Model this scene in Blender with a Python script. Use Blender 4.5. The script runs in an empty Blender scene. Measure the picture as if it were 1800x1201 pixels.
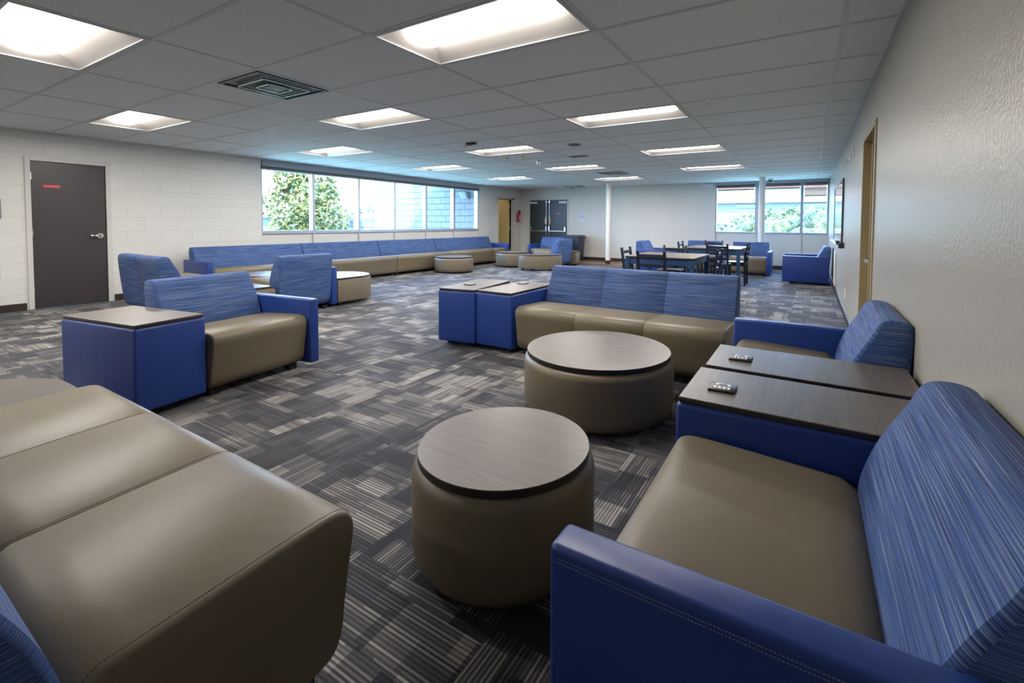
import bpy, bmesh, math, random
from mathutils import Vector, Matrix
random.seed(7)
PI = math.pi
sc = bpy.context.scene
COL = sc.collection

# ------------------------------------------------------------------ helpers
def link(o, parent=None):
    COL.objects.link(o)
    if parent is not None: o.parent = parent
    return o

def finish(name, bm, mats, parent=None, smooth=35, loc=None):
    me = bpy.data.meshes.new(name)
    bmesh.ops.recalc_face_normals(bm, faces=bm.faces[:])
    bm.to_mesh(me); bm.free()
    if not isinstance(mats, (list, tuple)): mats = [mats]
    for m in mats: me.materials.append(m)
    if smooth:
        for p in me.polygons: p.use_smooth = True
        me.set_sharp_from_angle(angle=math.radians(smooth))
    o = bpy.data.objects.new(name, me)
    if loc: o.location = loc
    return link(o, parent)

def B(): 
    bm = bmesh.new(); bm.loops.layers.uv.new('UVMap'); return bm

def box(bm, x0, x1, y0, y1, z0, z1, bev=0.0, seg=2, mat=0, M=None):
    r = bmesh.ops.create_cube(bm, size=1.0)
    vs = r['verts']
    for v in vs:
        v.co = Vector(((x0+x1)/2 + v.co.x*(x1-x0), (y0+y1)/2 + v.co.y*(y1-y0), (z0+z1)/2 + v.co.z*(z1-z0)))
    fs = set()
    for v in vs: fs.update(v.link_faces)
    for f in fs: f.material_index = mat
    if bev > 0:
        es = set()
        for v in vs: es.update(v.link_edges)
        rr = bmesh.ops.bevel(bm, geom=list(es), offset=bev, segments=seg, affect='EDGES', profile=0.5)
        vs = list({v for f in rr['faces'] for v in f.verts} | {v for v in vs if v.is_valid})
        for f in {f for v in vs for f in v.link_faces}: f.material_index = mat
    if M is not None:
        for v in vs: v.co = M @ v.co
    return vs

def cyl(bm, c, r, h, axis='Z', seg=20, r2=None, mat=0):
    rr = bmesh.ops.create_cone(bm, cap_ends=True, segments=seg, radius1=r, radius2=r if r2 is None else r2, depth=h)
    R = {'Z': Matrix.Identity(3), 'X': Matrix.Rotation(PI/2, 3, 'Y'), 'Y': Matrix.Rotation(-PI/2, 3, 'X')}[axis]
    for v in rr['verts']: v.co = R @ v.co + Vector(c)
    for f in {f for v in rr['verts'] for f in v.link_faces}: f.material_index = mat
    return rr['verts']

def inset_profile(P, d):
    n = len(P); out = []
    for i in range(n):
        a = Vector(P[i-1]); b = Vector(P[i]); c = Vector(P[(i+1) % n])
        t = ((b-a).normalized() + (c-b).normalized())
        if t.length < 1e-6: t = (c-a)
        t.normalize()
        nrm = Vector((-t.y, t.x))   # inward for ccw
        out.append(b + nrm*d)
    return out

def loft(bm, P, stations):
    """P: closed ccw profile in (y,z); stations: (x, inset). Caps both ends. uv: u=x v=arc"""
    uv = bm.loops.layers.uv.active
    n = len(P)
    arc = [0]
    for i in range(n): arc.append(arc[-1] + (Vector(P[(i+1) % n])-Vector(P[i])).length)
    rings = []
    for x, d in stations:
        Q = inset_profile(P, d)
        rings.append([bm.verts.new((x, q[0], q[1])) for q in Q])
    for k in range(len(rings)-1):
        for i in range(n):
            j = (i+1) % n
            f = bm.faces.new((rings[k][i], rings[k+1][i], rings[k+1][j], rings[k][j]))
            xs = (stations[k][0], stations[k+1][0], stations[k+1][0], stations[k][0])
            vv = (arc[i], arc[i], arc[i+1], arc[i+1])
            for l, a, b in zip(f.loops, xs, vv): l[uv].uv = (a, b)
    for ring in (rings[0][::-1], rings[-1]):
        f = bm.faces.new(ring)
        for l in f.loops: l[uv].uv = (l.vert.co.y+3, l.vert.co.z+5)

def ccw(P):
    a = sum(P[i-1][0]*P[i][1]-P[i][0]*P[i-1][1] for i in range(len(P)))
    return P if a > 0 else P[::-1]

def smooth_poly(P, it=1):
    for _ in range(it):
        Q = []
        for i in range(len(P)):
            a, b = Vector(P[i]), Vector(P[(i+1) % len(P)])
            Q += [tuple(a*.75+b*.25), tuple(a*.25+b*.75)]
        P = Q
    return P

def boxuv(o):
    """box projected uv in metres from local coordinates"""
    me = o.data
    uvl = me.uv_layers.active or me.uv_layers.new(name='UVMap')
    for p in me.polygons:
        n = p.normal; ax = max(range(3), key=lambda i: abs(n[i]))
        for li in p.loop_indices:
            c = me.vertices[me.loops[li].vertex_index].co
            uvl.data[li].uv = {0: (c.y, c.z), 1: (c.x, c.z), 2: (c.x, c.y)}[ax]
    return o

def thing(name, label, cat, loc=(0, 0, 0), rz=0, group=None):
    o = bpy.data.objects.new(name, None); COL.objects.link(o)
    o.empty_display_size = .2
    o.location = loc; o.rotation_euler = (0, 0, rz)
    o['label'] = label; o['category'] = cat
    if group: o['group'] = group
    return o

def tag(o, label, cat, group=None, kind=None):
    o['label'] = label; o['category'] = cat
    if group: o['group'] = group
    if kind: o['kind'] = kind
    return o

def struct(o):
    o['kind'] = 'structure'; return o

def copy_thing(src, loc, rz, label, group=None, scale=None):
    r = src.copy(); COL.objects.link(r); r.location = loc; r.rotation_euler = (0, 0, rz); r['label'] = label
    if group: r['group'] = group
    if scale: r.scale = scale
    for ch in list(src.children):
        c = ch.copy(); COL.objects.link(c); c.parent = r
        for g in list(ch.children):
            d = g.copy(); COL.objects.link(d); d.parent = c
    return r

# ------------------------------------------------------------------ materials
def new_mat(name):
    m = bpy.data.materials.new(name); m.use_nodes = True
    nt = m.node_tree
    return m, nt, nt.nodes['Principled BSDF']

def N(nt, typ, **kw):
    n = nt.nodes.new(typ)
    for k, v in kw.items():
        if k in n.inputs.keys(): n.inputs[k].default_value = v
        else: setattr(n, k, v)
    return n

def L(nt, a, b): nt.links.new(a, b)

def mth(nt, op, a, b=None, c=None):
    n = nt.nodes.new('ShaderNodeMath'); n.operation = op
    for i, v in enumerate((a, b, c)):
        if v is None: continue
        if isinstance(v, (int, float)): n.inputs[i].default_value = v
        else: nt.links.new(v, n.inputs[i])
    return n.outputs[0]

def mixc(nt, fac, a, b):
    n = nt.nodes.new('ShaderNodeMix'); n.data_type = 'RGBA'
    for i, v in ((0, fac), (6, a), (7, b)):
        if isinstance(v, (int, float)): n.inputs[i].default_value = v
        elif isinstance(v, tuple): n.inputs[i].default_value = (*v, 1) if len(v) == 3 else v
        else: nt.links.new(v, n.inputs[i])
    return n.outputs[2]

def comb(nt, x, y, z=0.0):
    n = nt.nodes.new('ShaderNodeCombineXYZ')
    for i, v in enumerate((x, y, z)):
        if isinstance(v, (int, float)): n.inputs[i].default_value = v
        else: nt.links.new(v, n.inputs[i])
    return n.outputs[0]

def plain(name, col, rough=.5, metal=0, spec=.5, bump=None, emit=None, coat=0):
    m, nt, b = new_mat(name)
    b.inputs['Base Color'].default_value = (*col, 1); b.inputs['Roughness'].default_value = rough
    b.inputs['Metallic'].default_value = metal; b.inputs['Specular IOR Level'].default_value = spec
    b.inputs['Coat Weight'].default_value = coat
    if bump:
        sc_, st, dist = bump
        tc = N(nt, 'ShaderNodeTexCoord'); no = N(nt, 'ShaderNodeTexNoise', Scale=sc_, Detail=3.0)
        L(nt, tc.outputs['Object'], no.inputs['Vector'])
        bp = N(nt, 'ShaderNodeBump', Strength=st, Distance=dist)
        L(nt, no.outputs[0], bp.inputs['Height']); L(nt, bp.outputs[0], b.inputs['Normal'])
    if emit:
        b.inputs['Emission Color'].default_value = (*emit[0], 1); b.inputs['Emission Strength'].default_value = emit[1]
    return m

def leather(name, col, rough, weave=0.15, var=.12):
    m, nt, b = new_mat(name)
    tc = N(nt, 'ShaderNodeTexCoord')
    n1 = N(nt, 'ShaderNodeTexNoise', Scale=1.0, Detail=2.0)
    mp = N(nt, 'ShaderNodeMapping'); mp.inputs['Scale'].default_value = (22, 500, 500)
    L(nt, tc.outputs['UV'], mp.inputs[0]); L(nt, mp.outputs[0], n1.inputs['Vector'])
    c = mixc(nt, n1.outputs[0], tuple(x*(1-var) for x in col), tuple(x*(1+var) for x in col))
    L(nt, c, b.inputs['Base Color'])
    n2 = N(nt, 'ShaderNodeTexNoise', Scale=420.0, Detail=2.0); L(nt, tc.outputs['Object'], n2.inputs['Vector'])
    n3 = N(nt, 'ShaderNodeTexNoise', Scale=5.0, Detail=2.0); L(nt, tc.outputs['Object'], n3.inputs['Vector'])
    b1 = N(nt, 'ShaderNodeBump', Strength=weave, Distance=.002); L(nt, n2.outputs[0], b1.inputs['Height'])
    b2 = N(nt, 'ShaderNodeBump', Strength=.25, Distance=.02); L(nt, n3.outputs[0], b2.inputs['Height']); L(nt, b1.outputs[0], b2.inputs['Normal'])
    L(nt, b2.outputs[0], b.inputs['Normal'])
    b.inputs['Roughness'].default_value = rough
    b.inputs['Specular IOR Level'].default_value = .5
    return m

TAUPE = leather('taupe_vinyl', (.165, .135, .088), .45)
BLUE = leather('royal_blue_vinyl', (.012, .042, .215), .40)

def fabric_mat():
    m, nt, b = new_mat('striped_blue_fabric')
    tc = N(nt, 'ShaderNodeTexCoord')
    sx = N(nt, 'ShaderNodeSeparateXYZ'); L(nt, tc.outputs['UV'], sx.inputs[0])
    # slight wander of the yarns
    wn = N(nt, 'ShaderNodeTexNoise', Scale=3.0, Detail=1.0); L(nt, tc.outputs['UV'], wn.inputs['Vector'])
    v = mth(nt, 'ADD', sx.outputs[1], mth(nt, 'MULTIPLY', wn.outputs[0], .006))
    n1 = N(nt, 'ShaderNodeTexNoise', Scale=1.0, Detail=2.0, Roughness=.6)
    L(nt, comb(nt, mth(nt, 'MULTIPLY', sx.outputs[0], 3.0), mth(nt, 'MULTIPLY', v, 560.0)), n1.inputs['Vector'])
    n2 = N(nt, 'ShaderNodeTexNoise', Scale=1.0, Detail=2.0, Roughness=.6)
    L(nt, comb(nt, mth(nt, 'MULTIPLY', sx.outputs[0], 2.2), mth(nt, 'MULTIPLY', v, 260.0), 4.0), n2.inputs['Vector'])
    r = N(nt, 'ShaderNodeValToRGB'); L(nt, mth(nt, 'ADD', mth(nt, 'MULTIPLY', n1.outputs[0], .6), mth(nt, 'MULTIPLY', n2.outputs[0], .4)), r.inputs[0])
    e = r.color_ramp.elements
    e[0].position = .40; e[0].color = (.009, .018, .062, 1)
    e[1].position = .61; e[1].color = (.21, .25, .32, 1)
    k = e.new(.47); k.color = (.024, .064, .22, 1)
    k = e.new(.54); k.color = (.052, .115, .29, 1)
    L(nt, r.outputs[0], b.inputs['Base Color'])
    bp = N(nt, 'ShaderNodeBump', Strength=.35, Distance=.003); L(nt, n1.outputs[0], bp.inputs['Height']); L(nt, bp.outputs[0], b.inputs['Normal'])
    b.inputs['Roughness'].default_value = .7
    b.inputs['Sheen Weight'].default_value = .04; b.inputs['Specular IOR Level'].default_value = .3
    return m
FABRIC = fabric_mat()

def wood_mat(name, a, c, rough=.36):
    m, nt, b = new_mat(name)
    tc = N(nt, 'ShaderNodeTexCoord'); mp = N(nt, 'ShaderNodeMapping'); mp.inputs['Scale'].default_value = (3.0, 70, 70)
    L(nt, tc.outputs['Object'], mp.inputs[0])
    n = N(nt, 'ShaderNodeTexNoise', Scale=1.0, Detail=5.0, Roughness=.65, Distortion=.4); L(nt, mp.outputs[0], n.inputs['Vector'])
    r = N(nt, 'ShaderNodeValToRGB'); L(nt, n.outputs[0], r.inputs[0])
    r.color_ramp.elements[0].position = .3; r.color_ramp.elements[0].color = (*a, 1)
    r.color_ramp.elements[1].position = .7; r.color_ramp.elements[1].color = (*c, 1)
    L(nt, r.outputs[0], b.inputs['Base Color']); b.inputs['Roughness'].default_value = rough
    bp = N(nt, 'ShaderNodeBump', Strength=.08, Distance=.002); L(nt, n.outputs[0], bp.inputs['Height']); L(nt, bp.outputs[0], b.inputs['Normal'])
    return m
WOOD = wood_mat('grey_brown_laminate', (.115, .098, .087), (.165, .143, .127))
WOOD_DK = wood_mat('dark_laminate', (.085, .072, .066), (.14, .12, .108), .36)
EDGE = plain('dark_edge_band', (.022, .016, .016), .4)
BLACK = plain('black_plastic', (.012, .012, .014), .4)
BLACKW = plain('black_stained_wood', (.012, .015, .026), .28)
NAVYW = plain('navy_lacquered_wood', (.018, .055, .13), .3)
STITCH = plain('pale_stitching', (.25, .30, .45), .7)
STITCHT = plain('dark_stitching', (.05, .04, .03), .7)
SILVER = plain('brushed_steel', (.62, .62, .64), .25, 1)
CHROME = plain('chrome', (.85, .85, .87), .08, 1)
WHITEP = plain('white_plastic', (.75, .75, .73), .4)
CREAMP = plain('cream_plastic', (.62, .55, .38), .45)
TBAR = plain('ceiling_grid_paint', (.58, .58, .57), .45)
FRAMEP = plain('pale_grey_frame_paint', (.58, .57, .54), .4)
ALU = plain('grey_aluminium', (.42, .45, .50), .35, .4)
SHADE = plain('shade_cassette_brown', (.13, .10, .085), .5)
VALANCE = plain('valance_grey', (.34, .36, .40), .5)
DOORDK = plain('charcoal_door_paint', (.044, .038, .039), .38, bump=(40, .05, .01))
DOORGR = plain('dark_green_grey_door_paint', (.030, .040, .045), .4)
DOORTAN = plain('tan_door_paint', (.50, .40, .20), .45)
FRAMETAN = plain('tan_frame_paint', (.36, .29, .16), .35)
BASEB = plain('dark_brown_rubber', (.035, .022, .018), .45)
RED = plain('red_sign', (.55, .015, .02), .4)
REDP = plain('extinguisher_red', (.40, .01, .015), .3)
PINKTXT = plain('white_lettering', (.85, .80, .80), .5)
NAVYTXT = plain('navy_lettering', (.02, .02, .12), .5)
PAPER = plain('white_card', (.72, .74, .82), .5)

def wall_paint(name, col, rough, bump_s, bump_sc, spec=.5):
    m, nt, b = new_mat(name)
    tc = N(nt, 'ShaderNodeTexCoord'); n = N(nt, 'ShaderNodeTexNoise', Scale=bump_sc, Detail=2.0)
    L(nt, tc.outputs['Object'], n.inputs['Vector'])
    bp = N(nt, 'ShaderNodeBump', Strength=bump_s, Distance=.004); L(nt, n.outputs[0], bp.inputs['Height']); L(nt, bp.outputs[0], b.inputs['Normal'])
    b.inputs['Base Color'].default_value = (*col, 1); b.inputs['Roughness'].default_value = rough
    b.inputs['Specular IOR Level'].default_value = spec
    return m
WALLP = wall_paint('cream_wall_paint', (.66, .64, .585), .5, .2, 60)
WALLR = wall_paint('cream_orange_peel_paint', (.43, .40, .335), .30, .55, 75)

def cmu_mat(name, col, bw, bh, off=.5, mortar_dark=.8, axis='Y', rough=.45, ms=.006):
    m, nt, b = new_mat(name)
    tc = N(nt, 'ShaderNodeTexCoord'); sx = N(nt, 'ShaderNodeSeparateXYZ'); L(nt, tc.outputs['Object'], sx.inputs[0])
    v = comb(nt, sx.outputs[1 if axis == 'Y' else 0], sx.outputs[2])
    br = N(nt, 'ShaderNodeTexBrick', Scale=1.0); L(nt, v, br.inputs['Vector'])
    br.inputs['Brick Width'].default_value = bw; br.inputs['Row Height'].default_value = bh
    br.inputs['Mortar Size'].default_value = ms; br.inputs['Mortar Smooth'].default_value = .4
    br.inputs['Color1'].default_value = (*col, 1); br.inputs['Color2'].default_value = (*[c*.97 for c in col], 1)
    br.inputs['Mortar'].default_value = (*[c*mortar_dark for c in col], 1)
    br.offset = off
    L(nt, br.outputs['Color'], b.inputs['Base Color'])
    bp = N(nt, 'ShaderNodeBump', Strength=.4, Distance=.006); bp.invert = True
    L(nt, br.outputs['Fac'], bp.inputs['Height'])
    n = N(nt, 'ShaderNodeTexNoise', Scale=90.0, Detail=2.0); L(nt, tc.outputs['Object'], n.inputs['Vector'])
    b2 = N(nt, 'ShaderNodeBump', Strength=.12, Distance=.004); L(nt, n.outputs[0], b2.inputs['Height']); L(nt, bp.outputs[0], b2.inputs['Normal'])
    L(nt, b2.outputs[0], b.inputs['Normal']); b.inputs['Roughness'].default_value = rough
    return m
CMU = cmu_mat('painted_block_wall', (.675, .67, .63), .43, .2125, mortar_dark=.90)
CMUOUT = cmu_mat('exterior_block_wall', (.155, .17, .185), .42, .2075, mortar_dark=.4, axis='X', rough=.8, ms=.02)

def ceiling_mat():
    m, nt, b = new_mat('acoustic_ceiling_tile')
    tc = N(nt, 'ShaderNodeTexCoord')
    n = N(nt, 'ShaderNodeTexNoise', Scale=120.0, Detail=4.0, Roughness=.7); L(nt, tc.outputs['Object'], n.inputs['Vector'])
    vo = N(nt, 'ShaderNodeTexVoronoi', Scale=75.0); L(nt, tc.outputs['Object'], vo.inputs['Vector'])
    pit = mth(nt, 'LESS_THAN', vo.outputs[0], .14)
    c = mixc(nt, n.outputs[0], (.69, .735, .725), (.79, .835, .82))
    c2 = mixc(nt, mth(nt, 'MULTIPLY', pit, .5), c, (.22, .22, .22))
    L(nt, c2, b.inputs['Base Color']); b.inputs['Roughness'].default_value = .75
    b.inputs['Specular IOR Level'].default_value = .35
    bp = N(nt, 'ShaderNodeBump', Strength=.25, Distance=.004); L(nt, n.outputs[0], bp.inputs['Height']); L(nt, bp.outputs[0], b.inputs['Normal'])
    return m
CEIL = ceiling_mat()

def carpet_mat():
    m, nt, b = new_mat('patchwork_carpet_tile')
    tc = N(nt, 'ShaderNodeTexCoord'); sx = N(nt, 'ShaderNodeSeparateXYZ'); L(nt, tc.outputs['Object'], sx.inputs[0])
    T = .61
    X = mth(nt, 'DIVIDE', mth(nt, 'ADD', sx.outputs[0], 1.41+T*20), T)
    Y = mth(nt, 'DIVIDE', mth(nt, 'ADD', sx.outputs[1], -1.08+T*20), T)
    cx = mth(nt, 'FLOOR', X); cy = mth(nt, 'FLOOR', Y)
    fx = mth(nt, 'FRACT', X); fy = mth(nt, 'FRACT', Y)
    par = mth(nt, 'MODULO', mth(nt, 'ADD', cx, cy), 2.0)      # quarter turned neighbours
    inv = mth(nt, 'SUBTRACT', 1.0, par)
    # u along the yarn lines, v across them
    u = mth(nt, 'ADD', mth(nt, 'MULTIPLY', fx, par), mth(nt, 'MULTIPLY', fy, inv))
    v = mth(nt, 'ADD', mth(nt, 'MULTIPLY', fy, par), mth(nt, 'MULTIPLY', fx, inv))
    cell = mth(nt, 'ADD', cx, mth(nt, 'MULTIPLY', cy, 37.0))
    def wn(*a):
        n = nt.nodes.new('ShaderNodeTexWhiteNoise'); n.noise_dimensions = '3D'; L(nt, comb(nt, *a), n.inputs['Vector']); return n.outputs['Value']
    def patch(bands, segs, seed):
        vw = mth(nt, 'ADD', v, mth(nt, 'MULTIPLY', wn(cell, seed), .3))
        bv = mth(nt, 'FLOOR', mth(nt, 'MULTIPLY', vw, bands))
        off = wn(cell, bv, seed+.5)
        bu = mth(nt, 'FLOOR', mth(nt, 'ADD', mth(nt, 'MULTIPLY', u, segs), off))
        return wn(mth(nt, 'ADD', cell, mth(nt, 'MULTIPLY', bv, .13)), bu, seed+2.0)
    p1 = patch(3.0, 2.2, 1.0)
    p2 = patch(6.0, 3.6, 7.0)
    tilev = wn(cell, 3.3, 9.1)
    tone = mth(nt, 'ADD', mth(nt, 'ADD', mth(nt, 'MULTIPLY', p1, .50), mth(nt, 'MULTIPLY', p2, .34)), mth(nt, 'MULTIPLY', tilev, .16))
    lines = 42.0
    k = mth(nt, 'FLOOR', mth(nt, 'MULTIPLY', v, lines))
    seg = mth(nt, 'FLOOR', mth(nt, 'ADD', mth(nt, 'MULTIPLY', u, 1.2), wn(cell, k, 4.0)))
    r1 = wn(cell, k, mth(nt, 'ADD', seg, 5.0))
    no = N(nt, 'ShaderNodeTexNoise', Scale=330.0, Detail=2.0, Roughness=.85); L(nt, tc.outputs['Object'], no.inputs['Vector'])
    spk = mth(nt, 'MULTIPLY', mth(nt, 'SUBTRACT', no.outputs[0], .5), .55)
    fine = mth(nt, 'FRACT', mth(nt, 'MULTIPLY', v, lines))
    strand = N(nt, 'ShaderNodeMapRange'); strand.interpolation_type = 'SMOOTHSTEP'
    L(nt, mth(nt, 'ABSOLUTE', mth(nt, 'SUBTRACT', fine, .5)), strand.inputs[0])
    strand.inputs[1].default_value = .34; strand.inputs[2].default_value = .18   # 1 on the light yarn, 0 between
    st = mth(nt, 'MULTIPLY', strand.outputs[0], mth(nt, 'ADD', .25, mth(nt, 'MULTIPLY', r1, .85)))
    val = mth(nt, 'ADD', mth(nt, 'ADD', mth(nt, 'MULTIPLY', mth(nt, 'SUBTRACT', tone, .14), .92), mth(nt, 'MULTIPLY', st, .36)), spk)
    r = N(nt, 'ShaderNodeValToRGB'); L(nt, val, r.inputs[0])
    e = r.color_ramp.elements
    e[0].position = .10; e[0].color = (.006, .007, .013, 1)
    e[1].position = .95; e[1].color = (.40, .375, .35, 1)
    q = e.new(.36); q.color = (.018, .019, .028, 1)
    q = e.new(.60); q.color = (.085, .081, .082, 1)
    q = e.new(.74); q.color = (.21, .195, .18, 1)
    c = r.outputs[0]
    L(nt, c, b.inputs['Base Color']); b.inputs['Roughness'].default_value = .85; b.inputs['Specular IOR Level'].default_value = .3
    b.inputs['Sheen Weight'].default_value = .15
    bp = N(nt, 'ShaderNodeBump', Strength=.5, Distance=.004)
    L(nt, mth(nt, 'ADD', mth(nt, 'MULTIPLY', strand.outputs[0], .5), no.outputs[0]), bp.inputs['Height']); L(nt, bp.outputs[0], b.inputs['Normal'])
    return m
CARPET = carpet_mat()
VINYLFL = wood_mat('brown_plank_vinyl', (.16, .09, .05), (.26, .155, .095), .3)

def glass_mat(name, tint=(1, 1, 1), refl=.5):
    m = bpy.data.materials.new(name); m.use_nodes = True; nt = m.node_tree
    nt.nodes.remove(nt.nodes['Principled BSDF']); out = nt.nodes['Material Output']
    tr = N(nt, 'ShaderNodeBsdfTransparent'); tr.inputs[0].default_value = (*tint, 1)
    gl = N(nt, 'ShaderNodeBsdfGlossy'); gl.inputs['Roughness'].default_value = .01
    fr = N(nt, 'ShaderNodeFresnel'); fr.inputs[0].default_value = 1.45
    mx = N(nt, 'ShaderNodeMixShader'); L(nt, mth(nt, 'MULTIPLY', fr.outputs[0], refl), mx.inputs[0])
    L(nt, tr.outputs[0], mx.inputs[1]); L(nt, gl.outputs[0], mx.inputs[2]); L(nt, mx.outputs[0], out.inputs[0])
    return m
GLASS = glass_mat('window_glass', (.96, .98, 1.0))

def screen_mat():
    m = bpy.data.materials.new('mesh_roller_fabric'); m.use_nodes = True; nt = m.node_tree
    b = nt.nodes['Principled BSDF']; out = nt.nodes['Material Output']
    b.inputs['Base Color'].default_value = (.30, .20, .18, 1); b.inputs['Roughness'].default_value = .9
    tr = N(nt, 'ShaderNodeBsdfTransparent'); tr.inputs[0].default_value = (1, .93, .9, 1)
    mx = N(nt, 'ShaderNodeMixShader'); mx.inputs[0].default_value = .42
    L(nt, b.outputs[0], mx.inputs[2]); L(nt, tr.outputs[0], mx.inputs[1]); L(nt, mx.outputs[0], out.inputs[0])
    return m
SCREEN = screen_mat()
LAMP = plain('lit_diffuser', (.9, .88, .85), .5, emit=((1.0, .93, .86), 5.5))
REFL = plain('white_enamel_reflector', (.60, .575, .545), .35)
HOUSING = plain('troffer_flange', (.52, .54, .56), .4)

# ------------------------------------------------------------------ room dimensions
XL, XR, YN, YB, H = -9.18, .43, -4.6, 13.9, 2.44
GX0, GY0, TX, TY = .144, 2.635, 1.3167, .6584

# camera
Rm = [[0.86407, 0.50332, 0.0], [0, 0, 1], [0, 0, 0]]
yaw, pitch, roll = .5281, -.0368, .0066
F = Vector((-math.sin(yaw)*math.cos(pitch), math.cos(yaw)*math.cos(pitch), math.sin(pitch)))
r_ = Vector((math.cos(yaw), math.sin(yaw), 0)); u_ = r_.cross(F)
c_, s_ = math.cos(roll), math.sin(roll)
right = c_*r_ + s_*u_; up = -s_*r_ + c_*u_
cd = bpy.data.cameras.new('camera'); cam = bpy.data.objects.new('camera', cd); COL.objects.link(cam)
cam.matrix_world = Matrix(((right.x, up.x, -F.x, 0), (right.y, up.y, -F.y, 0), (right.z, up.z, -F.z, 1.2366), (0, 0, 0, 1)))
cd.sensor_fit = 'HORIZONTAL'; cd.sensor_width = 36; cd.lens = 794.87/1800*36
cd.shift_x = -(959.23-900)/1800; cd.shift_y = -(600.5-421.16)/1800
cd.clip_start = .02; cd.clip_end = 500
sc.camera = cam

# ------------------------------------------------------------------ floor
VY, VX0, VX1 = 12.45, XL, -3.2
bm = B()
for (x0, x1, y0, y1) in ((XL, XR, YN, VY), (VX1, XR, VY, YB)):
    vs = [bm.verts.new(p) for p in ((x0, y0, 0), (x1, y0, 0), (x1, y1, 0), (x0, y1, 0))]; bm.faces.new(vs)
struct(finish('floor', bm, CARPET, smooth=0))
bm = B(); bm.faces.new([bm.verts.new(p) for p in ((VX0, VY, 0), (VX1, VY, 0), (VX1, YB, 0), (VX0, YB, 0))])
struct(finish('floor.001', bm, VINYLFL, smooth=0))
bm = B(); box(bm, VX0, VX1, VY-.02, VY+.02, 0, .006, .002, 1); box(bm, VX1-.02, VX1+.02, VY, YB, 0, .006, .002, 1)
struct(finish('trim_1', bm, BASEB))
# slab below the floor so the storey is closed
bm = B(); box(bm, XL-.25, XR+.25, YN-.2, YB+.2, -.3, -.01)
struct(finish('floor.002', bm, plain('concrete_slab', (.4, .4, .38), .8), smooth=0))

# ------------------------------------------------------------------ walls
WY0, WY1, WZ0, WZ1 = 4.80, 11.48, .98, 2.40      # long side window
D1a, D1b, D1t = 1.80, 2.56, 2.04               # charcoal door, left wall
D2a, D2b, D2t = 12.52, 13.28, 2.05               # open doorway, left wall
bm = B()
def wallx(y0, y1, z0, z1): box(bm, XL-.2, XL, y0, y1, z0, z1)
wallx(YN-.2, D1a-.0, 0, H+.2); wallx(D1a, D1b, D1t, H+.2); wallx(D1b, WY0, 0, H+.2)
wallx(WY0, WY1, WZ1, H+.2); wallx(WY1, D2a, 0, H+.2); wallx(D2a, D2b, D2t, H+.2); wallx(D2b, YB+.2, 0, H+.2)
box(bm, XL-.24, XL-.19, D1a-.1, D1b+.1, 0, D1t+.1)  # backing added behind the charcoal door to block stray daylight
struct(finish('wall_left', bm, CMU, smooth=0))
bm = B(); box(bm, XL-.2, XL-.05, WY0, WY1, 0, WZ0); struct(finish('trim_2', bm, WALLP, smooth=0))
D3a, D3b, D3t = 4.30, 5.26, 2.06
bm = B()
box(bm, XR, XR+.2, YN-.2, D3a, 0, H+.2); box(bm, XR, XR+.2, D3a, D3b, D3t, H+.2); box(bm, XR, XR+.2, D3b, YB+.2, 0, H+.2)
box(bm, XR+.2, XR+.25, D3a-.1, D3b+.1, 0, D3t+.1)  # unseen backing added behind the tan door, keeps daylight from leaking in
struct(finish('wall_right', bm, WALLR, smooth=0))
FX0, FX1, FZ0, FZ1 = -2.39, .41, .97, 2.36
DX0, DX1, DT = -8.77, -7.25, 2.04
bm = B()
box(bm, XL, DX0, YB, YB+.2, 0, H+.2); box(bm, DX0, DX1, YB, YB+.2, DT, H+.2); box(bm, DX1, FX0, YB, YB+.2, 0, H+.2)
box(bm, FX0, FX1, YB, YB+.2, FZ1, H+.2); box(bm, FX1, XR, YB, YB+.2, 0, H+.2)
box(bm, FX0, FX1, YB+.04, YB+.2, 0, FZ0)
box(bm, DX0-.1, DX1+.1, YB+.2, YB+.25, 0, DT+.1)  # added light blocker behind the double doors
struct(finish('wall_back', bm, WALLP, smooth=0))
bm = B(); box(bm, XL, XR, YN-.2, YN, 0, H+.2); struct(finish('wall_front', bm, WALLP, smooth=0))

# baseboards
bm = B()
for a, b_ in ((YN, D1a-.07), (D1b+.07, D2a-.07), (D2b+.07, YB)): box(bm, XL, XL+.012, a, b_, 0, .10, .003, 1)
struct(finish('baseboard_left', bm, BASEB))
bm = B()
for a, b_ in ((YN, D3a-.02), (D3b+.07, YB)): box(bm, XR-.012, XR, a, b_, 0, .10, .003, 1)
struct(finish('baseboard_right', bm, BASEB))
bm = B()
for a, b_ in ((XL, DX0-.06), (DX1+.06, XR)): box(bm, a, b_, YB-.012, YB, 0, .10, .003, 1)
struct(finish('baseboard_back', bm, BASEB))

# ------------------------------------------------------------------ ceiling with openings for the fixtures
def colx(i): return GX0 - TX*(i+1), GX0 - TX*i        # tile i (0 = first full tile left of the main runner)
def rowy(j): return GY0 + TY*j, GY0 + TY*(j+1)
LIGHTS = [(1, -1), (1, 3), (1, 7), (1, 11), (3, -3), (3, 1), (3, 5), (3, 9), (3, 13), (5, -1), (5, 3), (5, 7), (5, 11), (5, -5), (5, -9), (3, -7)]
LS = set(LIGHTS)
MISSING = (2, 7)
bm = B()
i0 = -1
for i in range(-1, 9):
    xa, xb = colx(i); xa = max(xa, XL); xb = min(xb, XR)
    if xb-xa < .02: continue
    for j in range(-12, 18):
        ya, yb = rowy(j); ya = max(ya, YN); yb = min(yb, YB)
        if yb-ya < .01: continue
        if (i, j) in LS: continue
        bm.faces.new([bm.verts.new(p) for p in ((xa, ya, H), (xa, yb, H), (xb, yb, H), (xb, ya, H))])
struct(finish('ceiling', bm, CEIL, smooth=0))
bm = B()
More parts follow.
